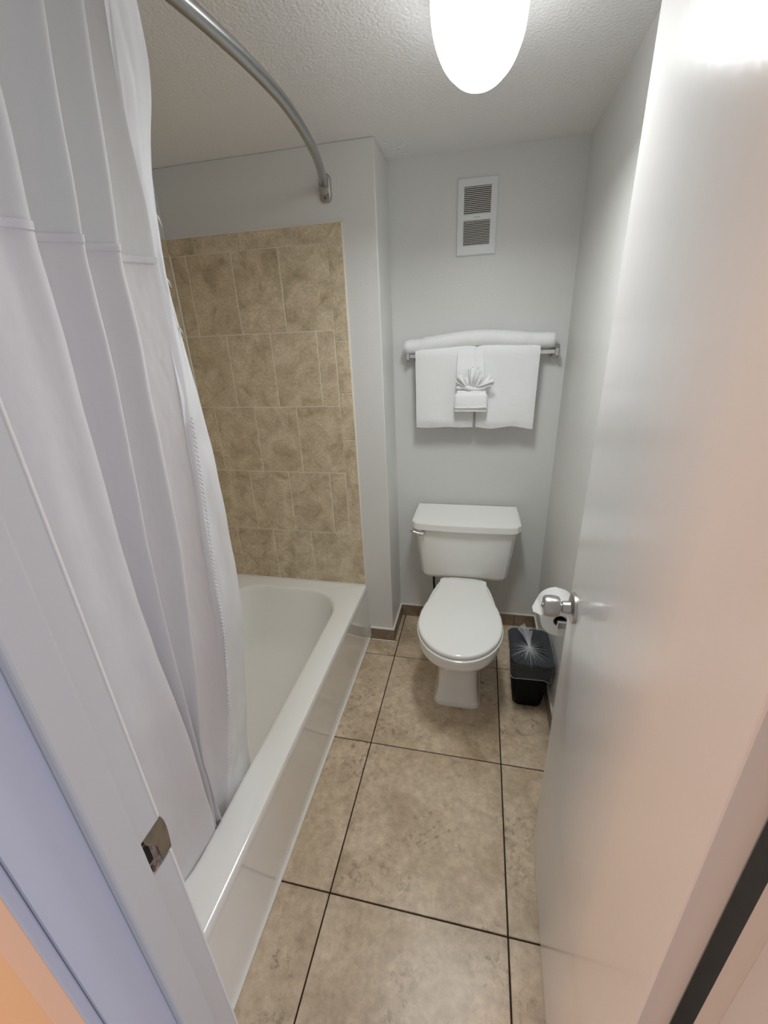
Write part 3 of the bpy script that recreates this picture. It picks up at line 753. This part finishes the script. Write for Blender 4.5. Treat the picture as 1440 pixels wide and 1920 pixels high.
def lidring(z, d=0.0, n=72):
    # outline in plan: round nose, widest at y .775, drawn in to the hinge
    cx = TX+.002; P = []
    prof = [(.770, .168), (.82, .165), (.87, .155), (.92, .140), (.96, .126), (1.0, .115), (1.05, .108), (1.085, .107)]
    half = []
    for i in range(19):
        a = PI/2*i/18; half.append((.168*math.sin(a), .770-.206*math.cos(a)))
    for y, w_ in prof[1:]: half.append((w_, y))
    half += [(.100, 1.092), (.05, 1.094)]
    c = Vector((0, .80)); out = []
    for x, y in half+[(-x, y) for x, y in half[::-1][:-1]]:
        v = Vector((x, y)); dd = (v-c); v = v-dd.normalized()*d
        out.append((cx+v.x, v.y, z))
    return out
link('seat', loft(bmesh.new(), [lidring(.3868, .006), lidring(.3885, -.001), lidring(.393, -.003), lidring(.399, -.002), lidring(.4025, .004)]), SEATP, toi, 40)
link('seat_lid', loft(bmesh.new(), [lidring(.4078, .009), lidring(.409, .0025), lidring(.413, .0015), lidring(.419, .0025), lidring(.4225, .005), lidring(.4240, .012), lidring(.4248, .035), lidring(.4255, .07)]), SEATP, toi, 50)
for s in (-1, 1):
    link('seat_hinge', B(TX+s*.075-.018, TX+s*.075+.018, 1.088, 1.112, .387, .414, bev=.005), SEATP, toi, 40)
def tank(z, hw, y0, ch, y1=YA-.010, bow=.0):
    P = []
    x0, x1 = TX-hw, TX+hw
    pts_ = [(x0, y1), (x0, y0+ch*1.05), (x0+.004, y0+ch*.88), (x0+ch*.45, y0+ch*.34), (x0+ch*.85, y0+.004), (x0+ch*1.25, y0)]
    nn = 8
    pts_ += [(x0+ch*1.25+(x1-x0-2.5*ch)*i/nn, y0-bow*math.sin(PI*i/nn)) for i in range(1, nn)]
    pts_ += [(x1-ch*1.25, y0), (x1-ch*.85, y0+.004), (x1-ch*.45, y0+ch*.34), (x1-.004, y0+ch*.88), (x1, y0+ch*1.05), (x1, y1)]
    return [(x, y, z) for x, y in pts_]
tk = link('tank', loft(bmesh.new(), [tank(.362, .180, 1.205, .03), tank(.3632, .190, 1.196, .03), tank(.366, .198, 1.187, .03), tank(.371, .2035, 1.181, .032), tank(.377, .2065, 1.178, .033), tank(.385, .2085, 1.175, .033), tank(.50, .222, 1.169, .034), tank(.637, .2365, 1.163, .036)]), CHINA, toi, 17)
link('tank_lid', loft(bmesh.new(), [tank(.637, .244, 1.152, .036, bow=.008), tank(.6385, .2500, 1.146, .036, bow=.008), tank(.642, .2525, 1.144, .036, bow=.008), tank(.669, .2515, 1.145, .036, bow=.008), tank(.6735, .2500, 1.1475, .036, bow=.008), tank(.676, .2465, 1.1515, .036, bow=.008), tank(.684, .2430, 1.20, .036, YA-.011, .006), tank(.698, .2380, 1.30, .012, YA-.013, .002), tank(.7035, .236, 1.325, .008, YA-.016), tank(.704, .234, 1.3275, .003, YA-.018)]), CHINA, toi, 17)
lv = link('flush_lever', cyl(bmesh.new(), (.128, 1.172, .622), (.128, 1.148, .622), .011, .0095), CHROME, toi, 40)
bm = bmesh.new()
tube(bm, [(.128, 1.147, .620), (.118, 1.143, .621), (.104, 1.140, .625), (.088, 1.140, .630), (.072, 1.141, .634), (.064, 1.142, .635)], [.011, .0098, .0065, .0066, .0072, .003], 14)
o = link('lever_arm', bm, CHROME, lv, 60); o.matrix_parent_inverse = Matrix.Identity(4)
bm = bmesh.new()
tube(bm, [(.175, YA-.02, .16), (.175, YA-.03, .17), (.172, YA-.06, .20), (.168, YA-.075, .27), (.168, YA-.085, .364)], .006, 10)
link('supply_hose', bm, RUBBER, toi, 60)
link('shutoff_valve', cyl(cyl(bmesh.new(), (.175, YA-.002, .16), (.175, YA-.045, .16), .011), (.175, YA-.045, .16), (.175, YA-.07, .16), .017, .015), CHROME, toi, 40)

# ------------------------------------------------------------------ waste basket with a tied bag
wbk = None
def binring(z, d=0.0, r=.03):
    t = z/.285
    x0 = .558-.028*t; x1 = .676+.016*t; y0 = .790-.075*t; y1 = .925+.02*t
    return rrect(x0+d, x1-d, y0+d, y1-d, r, z, 7)
bm = bmesh.new()
loft(bm, [binring(.001, .006, .024), binring(.006, .001), binring(.06), binring(.12), binring(.18), binring(.272), binring(.274, -.003), binring(.282, -.003), binring(.285, -.001), binring(.284, .003), binring(.26, .0035), binring(.01, .006)])
wbk = link('waste_basket', bm, BLACKP, None, 45)
tag(wbk, 'small black plastic waste basket standing between the toilet and the open door', 'waste basket')
bag = empty('trash_bag', (.61, .83, .285), 'clear plastic trash bag gathered and knotted over the black waste basket', 'trash bag')
# top sheet pulled to a knot
KX, KY = .603, .800
base_ring = binring(.285, -.005, .032); nb = len(base_ring)
bm = bmesh.new(); RR = []
for i in range(15):
    t = i/14; ring = []
    for k, (x, y, z) in enumerate(base_ring):
        a = math.atan2(y-KY, x-KX)
        px, py = x+(KX-x)*t, y+(KY-y)*t
        pl = (math.sin(a*9+1.3)*.5+math.sin(a*17+.4)*.35+.3*math.sin(a*5))*.0075*math.sin(PI*min(1, t*1.05))**.8
        zz = .2925-.030*math.sin(PI*min(1, t*1.15))*(.6+.4*math.sin(a*2+.5))*(1-t)+pl+.010*t**6
        ring.append((px, py, zz))
    RR.append(ring)
loft(bm, RR, False, False); link('top_sheet', bm, BAGM, bag, 180)
# skirt over the outside
bm = bmesh.new(); RR = []
for i in range(9):
    t = i/8; ring = []
    for k, (x, y, z) in enumerate(base_ring):
        a = 2*PI*k/nb
        depth = .098+.010*math.sin(a*2+2.4)+.006*math.sin(a*5)
        zz = .2925-depth*t; tt = (zz)/.285
        b = binring(min(.285, zz), -.006-.003*math.sin(a*11+t*3)*t*.5-.002*t, .033)[k]
        ring.append((b[0], b[1], zz))
    RR.append(ring)
loft(bm, RR, False, False); link('skirt', bm, BAGM, bag, 180)
hem = [Vector(p) for p in RR[-1]]; hem.append(hem[0])
bm = bmesh.new(); tube(bm, hem, .0016, 6, False); link('bag_hem', bm, BAGW, bag, 180)
# bright gathers running to the knot
bm = bmesh.new()
for k in range(70):
    a = 2*PI*k/70+random.uniform(-.06, .06); l = random.uniform(.02, .085)
    d = Vector((math.cos(a), math.sin(a)*1.2, 0)); w_ = random.uniform(.0004, .0013)
    p = Vector((KX, KY, .3015))
    tube(bm, [p+d*.002, p+d*l*.4+Vector((0, 0, -.006)), p+d*l+Vector((0, 0, -.020))], [w_*1.6, w_, w_*.2], 5)
link('gathers', bm, BAGW, bag, 180)['kind'] = 'stuff'
bm = bmesh.new()
bmesh.ops.create_icosphere(bm, subdivisions=2, radius=.0085, matrix=Matrix.Translation((KX, KY, .304))@Matrix.Diagonal((1, 1.3, .8, 1)))
link('knot', bm, BAGW, bag, 180)
for k, (ex, ey, ez) in enumerate(((-.022, .120, .016), (-.012, .126, .020), (.004, .110, .012), (.016, .096, .010), (-.034, .105, .010))):
    bm = bmesh.new(); a = Vector((KX, KY, .304)); e = a+Vector((ex, ey, ez)); Rg = []
    for i in range(8):
        t = i/7; c = a+(e-a)*t+Vector((0, 0, .010*math.sin(PI*t))); wv = .0025+.0045*t*(1-.3*(k % 2))
        sd = Vector((1, .2, .4*math.sin(k+3*t))).normalized()
        Rg.append([c-sd*wv, c+Vector((0, 0, .004*t)), c+sd*wv])
    loft(bm, Rg, False, False, closed=False); link('bag_tail', bm, BAGW, bag, 180)

# ------------------------------------------------------------------ toilet paper
RC = Vector((.640, .53, .640)); RL = .105; RR_ = .058
ph = empty('toilet_paper_holder', (XR, .58, .64), 'chrome toilet paper holder on the right wall behind the door', 'toilet paper holder')
for y in (.512, .652):
    ar = link('holder_arm', B(.628, XR-.004, y-.006, y+.006, RC.z-.012, RC.z+.012, bev=.002), CHROME, ph)
    o = link('holder_plate', B(XR-.006, XR, y-.022, y+.022, RC.z-.026, RC.z+.062 if y < .6 else RC.z+.026, bev=.002), STEEL, ar); o.matrix_parent_inverse = Matrix.Identity(4)
link('roller', cyl(bmesh.new(), (RC.x, .515, RC.z), (RC.x, .65, RC.z), .0105), BLACKP, ph, 40)
roll = empty('toilet_paper_roll', tuple(RC), 'white toilet paper roll half hidden behind the door knob', 'toilet paper')
bm = bmesh.new(); n = 48
def circ(r, y): return [(RC.x+r*math.cos(2*PI*i/n), y, RC.z+r*math.sin(2*PI*i/n)) for i in range(n)]
loft(bm, [circ(.0205, RC.y), circ(RR_-.002, RC.y), circ(RR_, RC.y+.002), circ(RR_, RC.y+RL-.002), circ(RR_-.002, RC.y+RL), circ(.0205, RC.y+RL)], False, False)
link('paper_windings', bm, PAPER, roll, 40)
bm = bmesh.new(); loft(bm, [circ(.0205, RC.y), circ(.0205, RC.y+RL), circ(.0188, RC.y+RL), circ(.0188, RC.y), circ(.0205, RC.y)], False, False)
link('core', bm, CARD, roll, 40)
bm = bmesh.new(); Rg = []
for i in range(15):
    t = i/14
    if t < .7:
        a = PI*.5+PI*.42*t/.7; p = (RC.x+(RR_+.001)*math.cos(a), RC.z+(RR_+.001)*math.sin(a))
    else:
        s = (t-.7)/.3; a = PI*.92; p = (RC.x+(RR_+.001)*math.cos(a)-.020*s, RC.z+(RR_+.001)*math.sin(a)-.010*s-.004*s*s)
    wd = (1 if t < .7 else 1-.75*(t-.7)/.3)
    Rg.append([(p[0], RC.y+RL*(.5+.5*wd*q), p[1]) for q in (-1, -.5, 0, .5, 1)])
loft(bm, Rg, False, False, closed=False); link('loose_sheet', bm, PAPER, roll, 180)
